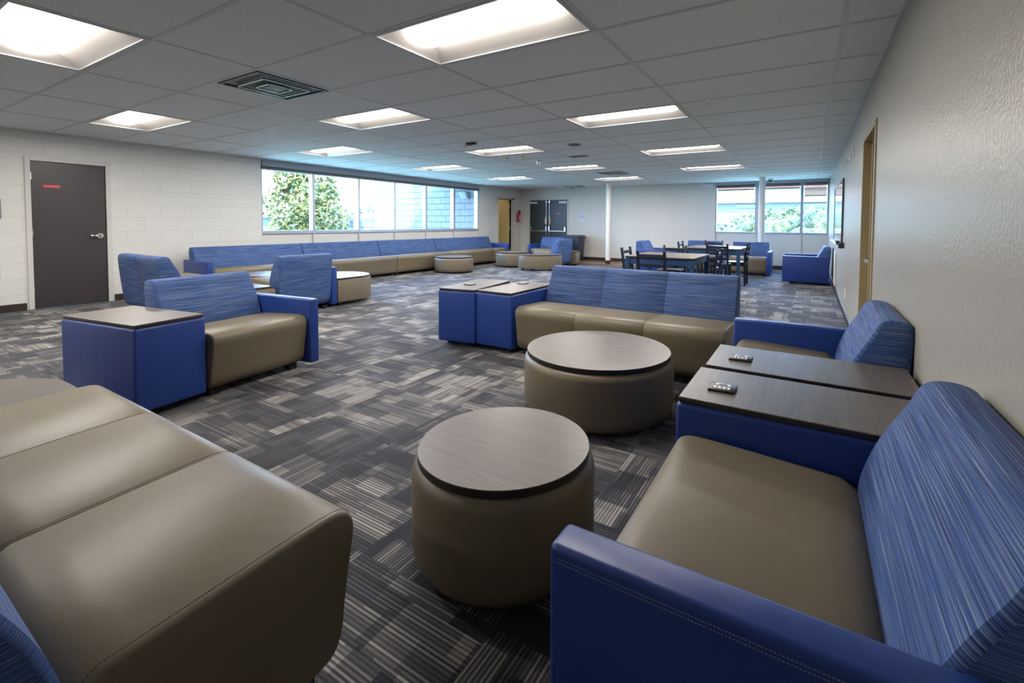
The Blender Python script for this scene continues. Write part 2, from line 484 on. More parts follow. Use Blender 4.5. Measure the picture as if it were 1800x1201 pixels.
for i in range(-1, 8):
    x = GX0 - TX*i - 0
    if XL < x < XR: box(bm, x-.013, x+.013, YN, YB, H-.004, H+.03)
for j in range(-11, 18):
    y = GY0 + TY*j
    if YN < y < YB:
        box(bm, XL, XR, y-.012, y+.012, H-.0045, H+.03)
struct(finish('trim_3', bm, TBAR, smooth=0))
bm = B()
box(bm, XR-.022, XR, YN, YB, H-.02, H); box(bm, XL, XL+.022, YN, YB, H-.014, H); box(bm, XL, XR, YB-.022, YB, H-.014, H)
struct(finish('trim_4', bm, TBAR, smooth=0))
# roof over the room, reaching out past the side wall as an eave
bm = B(); box(bm, -10.74, XR+.6, YN-1.5, 11.62, 2.72, 2.95); box(bm, -14.33, XR+.6, 11.62, YB+.9, 2.95, 3.2)
struct(finish('ceiling.001', bm, plain('eave_soffit', (.30, .32, .34), .7), smooth=0))

# ------------------------------------------------------------------ recessed ceiling lights
def make_light():
    t = thing('ceiling_light', '', 'ceiling light')
    W_, D_ = TX-.03, TY-.03
    bm = B()
    # flange
    fw = .022
    for (a, b_, c, d) in ((0, W_, 0, fw), (0, W_, D_-fw, D_), (0, fw, fw, D_-fw), (W_-fw, W_, fw, D_-fw)): box(bm, a, b_, c, d, -.006, .012)
    finish('flange', bm, HOUSING, t, smooth=0)
    bm = B()
    x0, x1, y0, y1 = fw, W_-fw, fw, D_-fw
    ex, ey = .10, .155
    lo = [(x0, y0, 0), (x1, y0, 0), (x1, y1, 0), (x0, y1, 0)]
    hi = [(x0+ex, y0+ey, .085), (x1-ex, y0+ey, .085), (x1-ex, y1-ey, .085), (x0+ex, y1-ey, .085)]
    lo = [bm.verts.new(p) for p in lo]; hi = [bm.verts.new(p) for p in hi]
    for k in range(4): bm.faces.new((lo[k], hi[k], hi[(k+1) % 4], lo[(k+1) % 4]))
    bm.faces.new(hi)
    finish('reflector', bm, REFL, t, smooth=0)
    # basket shaped diffuser
    bm = B()
    yc = D_/2; hw = .148; n = 12; rings = []
    xs = [x0+.045, x0+.06, x0+.085, x0+.12, x1-.12, x1-.085, x1-.06, x1-.045]
    ss = [.35, .62, .85, 1, 1, .85, .62, .35]
    for x, s in zip(xs, ss):
        rings.append([bm.verts.new((x, yc - hw*math.cos(PI*k/n)*(.75+.25*s), .084 - .068*math.sin(PI*k/n)*s)) for k in range(n+1)])
    for a, b_ in zip(rings, rings[1:]):
        for k in range(n): bm.faces.new((a[k], b_[k], b_[k+1], a[k+1]))
    bm.faces.new(rings[0]); bm.faces.new(rings[-1][::-1])
    finish('diffuser', bm, LAMP, t)
    return t
proto_light = make_light()
pos_words = {
 (1, -1): 'large lit ceiling light nearest the camera, top centre of the view',
 (1, 3): 'lit ceiling light second nearest in the row beside the right wall',
 (1, 7): 'lit ceiling light third in the row beside the right wall',
 (1, 11): 'lit ceiling light farthest in the right row, by the window column',
 (3, -3): 'large lit ceiling light cut by the left edge of the view',
 (3, 1): 'lit ceiling light just beyond the square air grille, middle row',
 (3, 5): 'lit ceiling light beside the two cream smoke detectors, middle row',
 (3, 9): 'lit ceiling light past the ceiling sprinkler, fourth of the middle row',
 (3, 13): 'lit ceiling light farthest of the middle row, above the white column near the double doors',
 (5, -1): 'lit ceiling light in front of the block wall above the charcoal door',
 (5, 3): 'lit ceiling light above the start of the long window',
 (5, 7): 'lit ceiling light above the middle of the long window',
 (5, 11): 'lit ceiling light farthest along the window row, near the open doorway',
}
first = True
for (i, j) in LIGHTS:
    lab = pos_words.get((i, j), {(5, -5): 'lit ceiling light out of view, first of the window row behind the camera', (5, -9): 'lit ceiling light out of view, last of the window row behind the camera'}.get((i, j), 'lit ceiling light out of view, middle row behind the camera'))
    loc = (colx(i)[0]+.015, rowy(j)[0]+.015, H)
    if first: proto_light.location = loc; proto_light['label'] = lab; proto_light['group'] = 'recessed ceiling lights'; first = False
    else: copy_thing(proto_light, loc, 0, lab, 'recessed ceiling lights')
# each fixture's light leaves through the face of its diffuser
for k, (i, j) in enumerate(LIGHTS):
    ld = bpy.data.lights.new('diffuser_glow', 'AREA'); ld.shape = 'RECTANGLE'; ld.size = .98; ld.size_y = .20
    ld.energy = 20.0; ld.color = (1.0, .95, .90)
    lo = bpy.data.objects.new('diffuser_glow', ld); COL.objects.link(lo)
    lo.location = (colx(i)[0]+.015+(TX-.03)/2, rowy(j)[0]+.015+(TY-.03)/2, H+.010)
# opaque lid over fixtures
bm = B(); box(bm, XL, XR, YN, YB, H+.14, H+.17); struct(finish('ceiling.002', bm, plain('plenum_deck', (.3, .3, .3), .9), smooth=0))

# ------------------------------------------------------------------ ceiling devices
def grille(x0, y0, w, d, label, dark=True):
    t = thing('air_grille', label, 'air vent', (x0, y0, H), 0, 'ceiling air grilles')
    bm = B(); box(bm, 0, w, 0, d, -.002, -.0005); finish('backing', bm, BLACK, t, smooth=0)
    bm = B(); fw = .03
    for (a, b_, c, e) in ((0, w, 0, fw), (0, w, d-fw, d), (0, fw, fw, d-fw), (w-fw, w, fw, d-fw)): box(bm, a, b_, c, e, -.010, -.002, .002, 1)
    finish('frame', bm, plain('dark_grille_metal', (.06, .065, .07), .35, .5), t)
    cm = B(); box(cm, w*.38, w*.62, d*.38, d*.62, -.020, -.012, .001, 1); finish('centre_plate', cm, plain('grey_grille_plate', (.12, .11, .11), .4), t)
    for k, s in enumerate((.10, .20)):
        bm = B(); a, b_, c, e = s*w/.62, w-s*w/.62, s*d/.62, d-s*d/.62
        if b_-a < .03: continue
        q = .013
        for (p0, p1, r0, r1) in ((a, b_, c, c+q), (a, b_, e-q, e), (a, a+q, c, e), (b_-q, b_, c, e)): box(bm, p0, p1, r0, r1, -.022, -.010)
        finish('louvre', bm, plain('bright_louvre_edge', (.5, .58, .56), .25, .8), t, smooth=0)
    return t
grille(-4.49, 2.0, .64, .62, 'square black air grille with bright louvre rings, close to the camera')
grille(-4.40, 9.93, .62, .60, 'black air grille above the dining tables side of the white column')
grille(-7.05, 13.2, .62, .5, 'dark air grille on the ceiling right before the double doors')

def device(name, cat, label, x, y, build, group=None):
    t = thing(name, label, cat, (x, y, H), 0, group); build(t); return t
def smoke(t):
    bm = B(); cyl(bm, (0, 0, -.012), .062, .024, seg=28, r2=.068); finish('base', bm, CREAMP, t)
    bm = B(); cyl(bm, (0, 0, -.036), .030, .024, seg=28, r2=.050); finish('sensor', bm, CREAMP, t)
device('smoke_detector', 'smoke detector', 'cream round smoke detector, left one of the pair beyond the ceiling light', -4.90, 6.90, smoke, 'cream smoke detectors')
device('smoke_detector', 'smoke detector', 'cream round smoke detector, right one of the pair beyond the ceiling light', -4.54, 6.92, smoke, 'cream smoke detectors')
def spk(t):
    bm = B(); cyl(bm, (0, 0, -.006), .105, .012, seg=32, r2=.11); finish('rim', bm, plain('grey_speaker_rim', (.28, .29, .30), .4), t)
    bm = B(); cyl(bm, (0, 0, -.014), .082, .006, seg=32); finish('mesh', bm, plain('speaker_mesh', (.12, .13, .14), .5), t)
device('ceiling_speaker', 'speaker', 'round grey flush ceiling speaker between the middle and right light rows', -3.14, 6.24, spk)
def beacon(t):
    bm = B(); box(bm, -.07, .07, -.05, .05, -.035, 0, .01); finish('mount', bm, BLACK, t)
    for s in (-1, 1):
        bm = B(); box(bm, s*.09-.045, s*.09+.045, -.035, .035, -.055, -.03, .01); finish('lamp_head', bm, WHITEP, t)
device('emergency_light', 'emergency light', 'small two-headed white emergency light on dark ceiling mount', -4.45, 5.38, beacon)
def cluster(t):
    bm = B(); cyl(bm, (0, 0, -.012), .06, .024, seg=24); finish('base', bm, WHITEP, t)
    bm = B(); cyl(bm, (0, 0, -.045), .02, .05, seg=16, r2=.035); finish('sensor', bm, CHROME, t)
device('motion_sensor', 'sensor', 'small white and chrome sensor just before the fourth middle light', -4.56, 7.52, cluster)
def sprink(t):
    bm = B(); cyl(bm, (0, 0, -.004), .035, .008, seg=20); finish('escutcheon', bm, CHROME, t)
    bm = B(); cyl(bm, (0, 0, -.02), .009, .03, seg=10); cyl(bm, (0, 0, -.037), .017, .003, seg=12); finish('head', bm, CHROME, t)
device('sprinkler_head', 'sprinkler', 'tiny chrome sprinkler head in ceiling tile near the right wall', -.88, 4.62, sprink, 'sprinkler heads')
def domecam(t):
    bm = B(); cyl(bm, (0, 0, -.02), .075, .04, seg=28); finish('housing', bm, WHITEP, t)
    bm = B(); bmesh.ops.create_uvsphere(bm, u_segments=20, v_segments=10, radius=.055)
    for v in bm.verts: v.co.z = v.co.z*.9 - .05
    finish('dome', bm, plain('smoked_dome', (.02, .02, .03), .08), t)
device('security_camera', 'camera', 'white dome security camera beside the column at the far window', -.93, 13.3, domecam)
t = thing('emergency_light', 'long white emergency light on the back wall left of the far window', 'emergency light', (-2.62, YB, 2.36))
bm = B(); box(bm, -.17, .17, -.07, 0, -.06, .06, .02, 3); finish('body', bm, WHITEP, t)
for s in (-1, 1):
    bm = B(); cyl(bm, (s*.1, -.085, -.01), .042, .04, 'Y', 20); finish('lamp_head', bm, WHITEP, t)
# dislodged tile, its dark gap painted as a flat dark plate
bm = B()
vs = [bm.verts.new(p) for p in ((0, 0, 0), (.52, .10, 0), (.50, .22, -.02), (.02, .05, 0))]; bm.faces.new(vs)
bm2 = B(); box(bm2, -.16, .16, -.09, .09, -.006, 0, .002, 1); bm.free()
o = finish('dislodged_tile', bm2, plain('dark_tile_gap', (.16, .17, .18), .6), loc=(-3.62, 7.36, H-.004)); tag(o, 'small dark patch for a dislodged ceiling tile beyond the round speaker', 'panel')

# ------------------------------------------------------------------ windows
def window_left():
    root = bpy.data.objects.new('window_1', None); COL.objects.link(root); struct(root)
    ym = [(4.80, 4.84), (5.835, 5.935), (6.975, 7.07), (8.04, 8.135), (9.135, 9.24), (10.27, 10.39), (11.40, 11.48)]
    bm = B()
    box(bm, XL-.14, XL-.02, WY0, WY1, .975, 1.045, .006, 1)
    box(bm, XL-.14, XL-.04, WY0, WY1, 2.24, 2.40)
    for a, b_ in ym: box(bm, XL-.14, XL-.015 if b_-a > .05 else XL-.02, a+.02 if b_-a > .05 else a, b_-.02 if b_-a > .05 else b_, 1.04, 2.26, .005, 1)
    finish('window_frame', bm, ALU, root)
    bm = B()
    for a, b_ in ym[1:-1]: box(bm, XL-.05, XL-.012, a+.03, b_-.03, .10, .98, .004, 1)
    finish('panel_joint', bm, FRAMEP, root)
    for k in range(6):
        bm = B(); box(bm, XL-.085, XL-.079, ym[k][1]-.02, ym[k+1][0]+.02, 1.03, 2.26); finish('pane', bm, GLASS, root, smooth=0)
    bm = B(); box(bm, XL-.06, XL+.02, WY0+.01, WY1-.01, 2.305, 2.425, .006, 1); finish('valance', bm, VALANCE, root)
    bm = B(); box(bm, XL-.05, XL+.012, WY0+.01, WY1-.01, 2.25, 2.305, .01, 2); finish('rolled_shade', bm, SHADE, root)
window_left()
def window_far():
    root = bpy.data.objects.new('window_2', None); COL.objects.link(root); struct(root)
    xm = [(FX0, FX0+.03), (-1.34, -1.24), (-.23, -.16), (FX1-.03, FX1)]
    bm = B()
    box(bm, FX0, FX1, YB+.02, YB+.14, .965, 1.02, .006, 1); box(bm, FX0, FX1, YB+.04, YB+.14, 2.28, 2.36)
    for a, b_ in xm: box(bm, a, b_, YB+.015, YB+.14, 1.0, 2.3, .005, 1)
    finish('window_frame', bm, ALU, root)
    bm = B()
    for a, b_ in xm[1:-1]: box(bm, a+.02, b_-.02, YB+.012, YB+.05, .10, .97, .004, 1)
    finish('panel_joint', bm, FRAMEP, root)
    for k in range(3):
        bm = B(); box(bm, xm[k][1]-.01, xm[k+1][0]+.01, YB+.08, YB+.086, 1.01, 2.3); finish('pane', bm, GLASS, root, smooth=0)
    bm = B(); box(bm, FX0, FX1, YB-.03, YB+.05, 2.355, 2.435, .006, 1); finish('valance', bm, VALANCE, root)
    for k, zb in enumerate((2.225, 2.235, 2.01)):
        a, b_ = xm[k][1]+.01, xm[k+1][0]-.01
        bm = B(); box(bm, a, b_, YB-.01, YB+.04, 2.29, 2.355, .01, 2); r = finish('rolled_shade', bm, SHADE, root)
        bm = B(); box(bm, a+.01, b_-.01, YB+.012, YB+.014, zb, 2.30); finish('shade_cloth', bm, SCREEN, root, smooth=0)
        bm = B(); box(bm, a+.01, b_-.01, YB+.005, YB+.020, zb-.02, zb+.004, .003, 1); finish('hem_bar', bm, SHADE, root)
window_far()

# ------------------------------------------------------------------ doors
def text(s, size, mat, parent, loc, rot, name='lettering', ext=.0008):
    cu = bpy.data.curves.new(name, 'FONT'); cu.body = s; cu.size = size; cu.extrude = ext
    cu.align_x = 'CENTER'; cu.align_y = 'CENTER'
    cu.materials.append(mat)
    tmp = bpy.data.objects.new(name, cu); COL.objects.link(tmp)
    bpy.context.view_layer.update()
    me = bpy.data.meshes.new_from_object(tmp.evaluated_get(bpy.context.evaluated_depsgraph_get()))
    bpy.data.objects.remove(tmp); bpy.data.curves.remove(cu)
    o = bpy.data.objects.new(name, me); COL.objects.link(o); o.parent = parent
    o.location = loc; o.rotation_euler = rot
    return o

def door_left():
    root = bpy.data.objects.new('door_1', None); COL.objects.link(root); struct(root)
    bm = B()
    box(bm, XL-.15, XL+.02, D1a-.055, D1a, 0, D1t+.055, .004, 1); box(bm, XL-.15, XL+.02, D1b, D1b+.055, 0, D1t+.055, .004, 1)
    box(bm, XL-.15, XL+.02, D1a, D1b, D1t, D1t+.055, .004, 1)
    finish('door_frame', bm, FRAMEP, root)
    bm = B(); box(bm, XL-.05, XL-.005, D1a+.004, D1b-.004, .012, D1t-.004, .002, 1); leaf = finish('door_leaf', bm, DOORDK, root)
    for z in (.25, 1.05, 1.83):
        bm = B(); cyl(bm, (XL+.004, D1a+.003, z), .008, .10, 'Z', 12); finish('hinge', bm, SILVER, root)
    bm = B(); cyl(bm, (XL+.004, D1b-.075, 1.0), .040, .018, 'X', 28); finish('rose', bm, CHROME, root)
    bm = B(); cyl(bm, (XL+.035, D1b-.075, 1.0), .012, .05, 'X', 14); box(bm, XL+.045, XL+.062, D1b-.19, D1b-.065, .988, 1.012, .006, 2); finish('door_handle', bm, CHROME, root)
door_left()
t = thing('door_sign', 'small red sign with white lettering on the charcoal door', 'sign', (XL-.0045, 2.00, 1.70))
bm = B(); box(bm, 0, .003, -.085, .085, -.022, .022, .001, 1); finish('plate', bm, RED, t)
text('ELECTRICAL ROOM', .017, PINKTXT, t, (.0035, 0, 0), (PI/2, 0, PI/2))
t = thing('wall_plaque', 'pale blue wall plaque cut by the left edge of the view', 'sign', (XL, 1.42, 1.375))
bm = B(); box(bm, 0, .012, -.11, .11, -.13, .13, .002, 1); finish('frame', bm, plain('plaque_grey', (.16, .18, .22), .4), t)
bm = B(); box(bm, .011, .014, -.10, .098, -.12, .12); finish('face', bm, plain('plaque_blue', (.33, .42, .58), .35), t, smooth=0)

def door_open():
    root = bpy.data.objects.new('door_2', None); COL.objects.link(root); struct(root)
    bm = B()
    for (a, b_) in ((D2a-.06, D2a), (D2b, D2b+.19)): box(bm, XL-.2, XL+.02, a, b_, 0, D2t+.06, .004, 1)
    box(bm, XL-.2, XL+.02, D2a-.06, D2b+.19, D2t, D2t+.06, .004, 1)
    finish('door_frame', bm, plain('cream_frame_paint', (.62, .58, .48), .4), root)
    # the leaf stands open into the next room, hinged on the far jamb
    bm = B(); box(bm, XL-.85, XL-.05, D2b-.06, D2b-.02, .01, D2t-.005, .002, 1); finish('door_leaf', bm, DOORTAN, root)
    for z in (.25, 1.05, 1.83):
        bm = B(); box(bm, XL-.06, XL-.02, D2b-.025, D2b+.0, z-.05, z+.05, .002, 1); finish('hinge', bm, SILVER, root)
door_open()
bm = B(); box(bm, -10.9, XL-.2, D2a-.6, YB+.4, -.01, 0); box(bm, -10.95, -10.9, D2a-.6, YB+.4, 0, H); box(bm, -10.9, XL-.2, D2a-.65, D2a-.6, 0, H); box(bm, -10.9, XL-.2, YB+.4, YB+.45, 0, H); box(bm, -10.9, XL-.2, D2a-.6, YB+.4, H, H+.05)
struct(finish('wall_left.001', bm, plain('next_room_paint', (.62, .55, .40), .5), smooth=0))
# unseen lamp that lights the room behind the doorway
t = thing('ceiling_light', 'small unseen ceiling light in the room behind the open doorway', 'ceiling light', (-10.0, 12.7, H))
bm = B(); cyl(bm, (0, 0, -.03), .14, .06, seg=28, r2=.16); finish('shade', bm, plain('lit_bowl', (.9, .85, .7), .5, emit=((1, .85, .6), 9)), t)

def door_right():
    root = bpy.data.objects.new('door_3', None); COL.objects.link(root); struct(root)
    bm = B()
    for (a, b_) in ((D3a-.0, D3a+.045), (D3b-.045, D3b)):
        box(bm, XR-.012, XR+.2, a, b_, 0, D3t, .003, 1)
    box(bm, XR-.012, XR+.2, D3a+.045, D3b-.045, D3t-.045, D3t, .003, 1)
    box(bm, XR+.055, XR+.085, D3b-.075, D3b-.045, 0, D3t-.045, .003, 1); box(bm, XR+.055, XR+.085, D3a+.045, D3a+.075, 0, D3t-.045, .003, 1)
    box(bm, XR+.055, XR+.085, D3a+.045, D3b-.045, D3t-.075, D3t-.045, .003, 1)
    finish('door_frame', bm, FRAMETAN, root)
    bm = B(); box(bm, XR+.09, XR+.13, D3a+.047, D3b-.047, .01, D3t-.047, .002, 1); finish('door_leaf', bm, FRAMETAN, root)
    bm = B(); cyl(bm, (XR+.02, D3a+.13, .95), .011, .14, 'X', 14); cyl(bm, (XR-.03, D3a+.13, .95), .024, .03, 'X', 20); finish('door_handle', bm, CHROME, root)
door_right()

def door_double():
    root = bpy.data.objects.new('door_4', None); COL.objects.link(root); struct(root)
    bm = B()
    for (a, b_) in ((DX0-.05, DX0), (DX1, DX1+.05)): box(bm, a, b_, YB-.02, YB+.15, 0, DT+.05, .004, 1)
    box(bm, DX0, DX1, YB-.02, YB+.15, DT, DT+.05, .004, 1)
    finish('door_frame', bm, FRAMEP, root)
    mid = (DX0+DX1)/2
    for k, (a, b_) in enumerate(((DX0+.003, mid-.003), (mid+.003, DX1-.003))):
        bm = B(); box(bm, a, b_, YB+.005, YB+.05, .01, DT-.004, .002, 1); lf = finish('door_leaf', bm, DOORGR, root)
        bm = B(); cx = a+.16 if k == 0 else b_-.16; box(bm, cx-.15, cx+.15, YB-.05, YB+.005, DT-.12, DT-.05, .006, 2); finish('door_closer', bm, WHITEP, root)
        hx = mid-.06 if k == 0 else mid+.06
        bm = B(); cyl(bm, (hx, YB-.03, 1.0), .011, 2.0, 'Z', 12)
        box(bm, hx-.028, hx+.028, YB-.05, YB+.005, DT-.10, DT-.02, .004, 1); box(bm, hx-.03, hx+.03, YB-.06, YB+.005, .93, 1.12, .006, 1)
        finish('vertical_rod', bm, SILVER, root)
        bm = B(); ox = a+.06 if k == 0 else b_-.06
        box(bm, min(hx, ox), max(hx, ox), YB-.075, YB-.045, .935, .965, .006, 1); box(bm, ox-.03, ox+.03, YB-.075, YB+.005, .93, 1.09, .006, 1)
        finish('push_bar', bm, SILVER, root)
        bm = B(); box(bm, hx-.03+(-.02 if k == 0 else .02), hx+.03+(-.02 if k == 0 else .02), YB-.05, YB+.005, 1.20, 1.42, .01, 2)
        finish('lock_box', bm, WHITEP if k == 0 else CREAMP, root)
door_double()
t = thing('door_sign', 'thin red sign with white lettering on the right leaf of the double doors', 'sign', (-7.60, YB+.004, 1.565))
bm = B(); box(bm, -.11, .11, -.003, 0, -.02, .02, .001, 1); finish('plate', bm, RED, t)
text('EXIT ONLY', .026, PINKTXT, t, (0, -.0035, 0), (PI/2, 0, 0))
t = thing('wall_sign', 'white card sign with navy lettering between double doors and white column', 'sign', (-6.70, YB, 1.43))
bm = B(); box(bm, -.11, .11, -.008, 0, -.135, .135, .002, 1); finish('card', bm, PAPER, t)
text('NO', .05, NAVYTXT, t, (0, -.009, .075), (PI/2, 0, 0)); text('FOOD OR', .042, NAVYTXT, t, (0, -.009, .02), (PI/2, 0, 0)); text('DRINK', .042, NAVYTXT, t, (0, -.009, -.03), (PI/2, 0, 0))

# fire extinguisher on the left wall
tag(finish('extinguisher_sign', (lambda b_: (box(b_, -.012, 0, -.05, .05, -.09, .09, .002, 1), b_)[1])(B()), REDP, loc=(XL+.012, 13.80, 1.60)), 'small dark red sign on the wall right of the fire extinguisher', 'sign')
t = thing('fire_extinguisher', 'red fire extinguisher with small signs on wall beside open doorway', 'fire extinguisher', (XL+.09, 13.62, 1.24))
bm = B(); cyl(bm, (0, 0, .17), .062, .30, seg=24); cyl(bm, (0, 0, .345), .062, .05, seg=24, r2=.025); finish('cylinder', bm, REDP, t)
bm = B(); cyl(bm, (0, 0, .385), .02, .04, seg=12); box(bm, -.01, .10, -.012, .012, .40, .42, .003, 1); box(bm, -.01, .09, -.012, .012, .43, .445, .003, 1); finish('valve', bm, BLACK, t)
bm = B(); cyl(bm, (.05, .03, .26), .012, .28, seg=10); finish('hose', bm, BLACK, t)
bm = B(); box(bm, .06, .064, -.03, .03, .08, .24); finish('sticker', bm, WHITEP, t, smooth=0)

# ------------------------------------------------------------------ columns
for k, (x, lab) in enumerate(((-5.30, ''), (-1.075, ''))):
    bm = B(); cyl(bm, (x, 12.86, H/2), .075, H, seg=28); o = finish('trim_%d' % (5+k), bm, plain('white_column_paint', (.72, .70, .65), .45)); struct(o)
    bm = B(); cyl(bm, (x, 12.86, .055), .078, .11, seg=28); c = finish('baseboard_band', bm, BASEB, o)

# ------------------------------------------------------------------ right wall fittings
t = thing('whiteboard', 'glossy whiteboard with dark frame on the right wall', 'whiteboard', (XR, 8.05, .98))
bm = B(); box(bm, -.018, 0, 0, 2.4, 0, .93, .002, 1); finish('board', bm, plain('gloss_white_board', (.72, .74, .76), .06), t)
bm = B()
box(bm, -.026, 0, -.02, 0, -.02, .95, .003, 1); box(bm, -.022, 0, 0, 2.42, -.02, 0, .003, 1); box(bm, -.022, 0, 0, 2.42, .93, .95, .003, 1); box(bm, -.026, 0, 2.4, 2.42, -.02, .95, .003, 1)
finish('frame', bm, plain('dark_frame', (.05, .05, .07), .3), t)
bm = B(); box(bm, -.08, 0, .1, 2.3, -.05, -.035, .003, 1); finish('pen_tray', bm, SILVER, t)
for k, (y, lab) in enumerate(((8.25, 'nearer'), (8.42, 'farther'))):
    o = B(); box(o, -.025, .02, -.06, .06, 0, .05, .008, 2)
    o = finish('board_eraser', o, BLACK, loc=(XR-.050, y, .9455)); tag(o, 'black felt eraser on the whiteboard tray, the %s of two' % lab, 'eraser', 'board erasers')
for k in range(3):
    o = B(); cyl(o, (0, 0, 0), .009, .13, 'Y', 12); cyl(o, (0, -.075, 0), .011, .04, 'Y', 12)
    o = finish('marker_pen', o, BLACK if k % 2 else CHROME, loc=(XR-.05, 8.68+k*.2, .957))
    tag(o, ('chrome marker pen on the whiteboard tray next to the erasers', 'black marker pen in the middle of the whiteboard tray', 'chrome marker pen on the whiteboard tray, farthest from the erasers')[k], 'pen', 'marker pens')
t = thing('marker_holder', 'black marker holder box hung on the right wall before the whiteboard', 'holder', (XR, 7.72, .90))
bm = B(); box(bm, -.07, 0, -.05, .05, 0, .08, .008, 2); finish('box', bm, BLACK, t)
for k in range(3):
    bm = B(); cyl(bm, (-.035, -.028+k*.028, .09), .008, .06, 'Z', 10); finish('marker_pen', bm, BLACK, t)
for k, (y, lab) in enumerate(((6.45, 'nearer to the tan door'), (6.9, 'farther from the tan door'))):
    t = thing('wall_hook', 'small white hook high on the right wall, %s' % lab, 'hook', (XR, y, 2.10), 0, 'white wall hooks')
    bm = B(); box(bm, -.012, 0, -.02, .02, -.06, .06, .003, 1); finish('plate', bm, WHITEP, t)
    bm = B(); box(bm, -.05, -.012, -.008, .008, -.06, -.045, .003, 1); box(bm, -.05, -.04, -.008, .008, -.06, -.02, .003, 1); finish('prong', bm, WHITEP, t)
t = thing('wall_outlet', 'small white power outlet low on the right wall past the tan door', 'outlet', (XR, 7.2, .32))
bm = B(); box(bm, -.006, 0, -.036, .036, -.058, .058, .003, 1); finish('cover_plate', bm, WHITEP, t)
for z in (-.025, .025):
    bm = B(); box(bm, -.009, -.006, -.016, .016, z-.014, z+.014, .002, 1); finish('socket', bm, WHITEP, t)
t = thing('wall_panel', 'narrow cream wall panel low on the right wall behind the far armchair', 'panel', (XR, 9.7, .12))
bm = B(); box(bm, -.02, 0, 0, .5, 0, .62, .006, 1); finish('panel', bm, plain('cream_panel', (.62, .58, .48), .5), t)

# ------------------------------------------------------------------ lounge furniture
SEATP = ccw(smooth_poly([(.62, .05), (.11, .048), (.048, .09), (.035, .22), (.014, .34), (.004, .405), (.035, .455), (.12, .459), (.38, .445), (.62, .43)], 2))
BACKP = ccw(smooth_poly([(.60, .07), (.575, .30), (.570, .42), (.600, .53), (.640, .62), (.688, .70), (.718, .772), (.755, .790), (.815, .787), (.852, .765), (.845, .62), (.815, .30), (.785, .07)], 2))
def stations(w, seams, e=.012):
    S = [(.0, e), (.004, .45*e), (.012, 0)]
    for s in seams: S += [(s-.006, 0), (s-.002, .0025), (s, .0045), (s+.002, .0025), (s+.006, 0)]
    S += [(w-.012, 0), (w-.004, .45*e), (w, e)]
    return S
def feet(t, x0, x1, y0=.15, y1=.72, h=.05):
    for x in (x0, x1):
        for y in (y0, y1):
            bm = B(); box(bm, x-.035, x+.035, y-.035, y+.035, 0, h, .004, 1); finish('leg', bm, BLACK, t, smooth=0)
def arm_mesh(t, x0, x1, D=.82, seam=True):
    bm = B(); box(bm, x0, x1, -.018, D, .05, .585, .014, 3)
    a = boxuv(finish('arm', bm, BLUE, t))
    return a
def stitch_line(pts, r=.0012):
    """dashed double seam as small raised dashes along a polyline"""
    bm = B()
    for a, b_ in zip(pts, pts[1:]):
        a, b_ = Vector(a), Vector(b_); d = b_-a; n = int(d.length/.006)
        if n < 1: continue
        q = d.normalized()
        for k in range(n):
            p = a+d*((k+.15)/n); p2 = a+d*((k+.75)/n); m = (p+p2)/2
            rr = bmesh.ops.create_cube(bm, size=1)
            R = q.to_track_quat('X', 'Z').to_matrix()
            for v in rr['verts']: v.co = R @ Vector((v.co.x*(p2-p).length, v.co.y*r*2, v.co.z*r*1.2)) + m
    return bm
def seat_unit(name, label, cat, w, loc, rz, arms='', seams=(), backseams=None, group=None, detail=False):
    t = thing(name, label, cat, (*loc, 0), rz, group)
    bm = B(); loft(bm, SEATP, stations(w-.004, seams)); finish('seat', bm, TAUPE, t, smooth=40)
    bm = B(); loft(bm, BACKP, stations(w-.004, seams if backseams is None else backseams, .016)); finish('backrest', bm, FABRIC, t, smooth=40)
    if 'L' in arms: arm_mesh(t, -.088, -.002)
    if 'R' in arms: arm_mesh(t, w, w+.086)
    feet(t, .06, w-.06)
    return t
def side_table(label, loc, rz, w=.43, D=.82, outlet=None, group='blue side tables', top=WOOD, ztop=.58):
    t = thing('side_table', label, 'side table', (*loc, 0), rz, group)
    bm = B(); box(bm, 0, w, 0, D, .05, ztop-.024, .016, 3); boxuv(finish('body', bm, BLUE, t))
    bm = B(); box(bm, .010, w-.010, .010, D-.008, ztop-.026, ztop-.005, .004, 2)
    box(bm, .008, w-.008, .008, D-.006, ztop-.0065, ztop-.001, .002, 1, mat=1)
    finish('tabletop', bm, [EDGE, top], t)
    feet(t, .07, w-.07)
    return t
def power_unit(loc, rz, label, z=.579):
    t = thing('power_outlet', label, 'power outlet', (loc[0], loc[1], z), rz, 'tabletop power outlets')
    bm = B(); box(bm, -.05, .05, -.05, .05, 0, .009, .004, 2); finish('housing', bm, BLACK, t)
    bm = B(); box(bm, -.028, .028, .008, .030, .008, .0102); finish('usb_port', bm, WHITEP, t, smooth=0)
    bm = B(); box(bm, -.016, .016, .012, .022, .0100, .0112); finish('usb_slot', bm, BLACK, t, smooth=0)
    bm = B(); box(bm, -.030, .030, -.030, -.004, .008, .0102); finish('socket', bm, WHITEP, t, smooth=0)
    bm = B(); 
    for dx in (-.017, .0, .017): box(bm, dx-.004, dx+.004, -.024, -.012, .0100, .0112)
    finish('socket_slot', bm, BLACK, t, smooth=0)
    return t
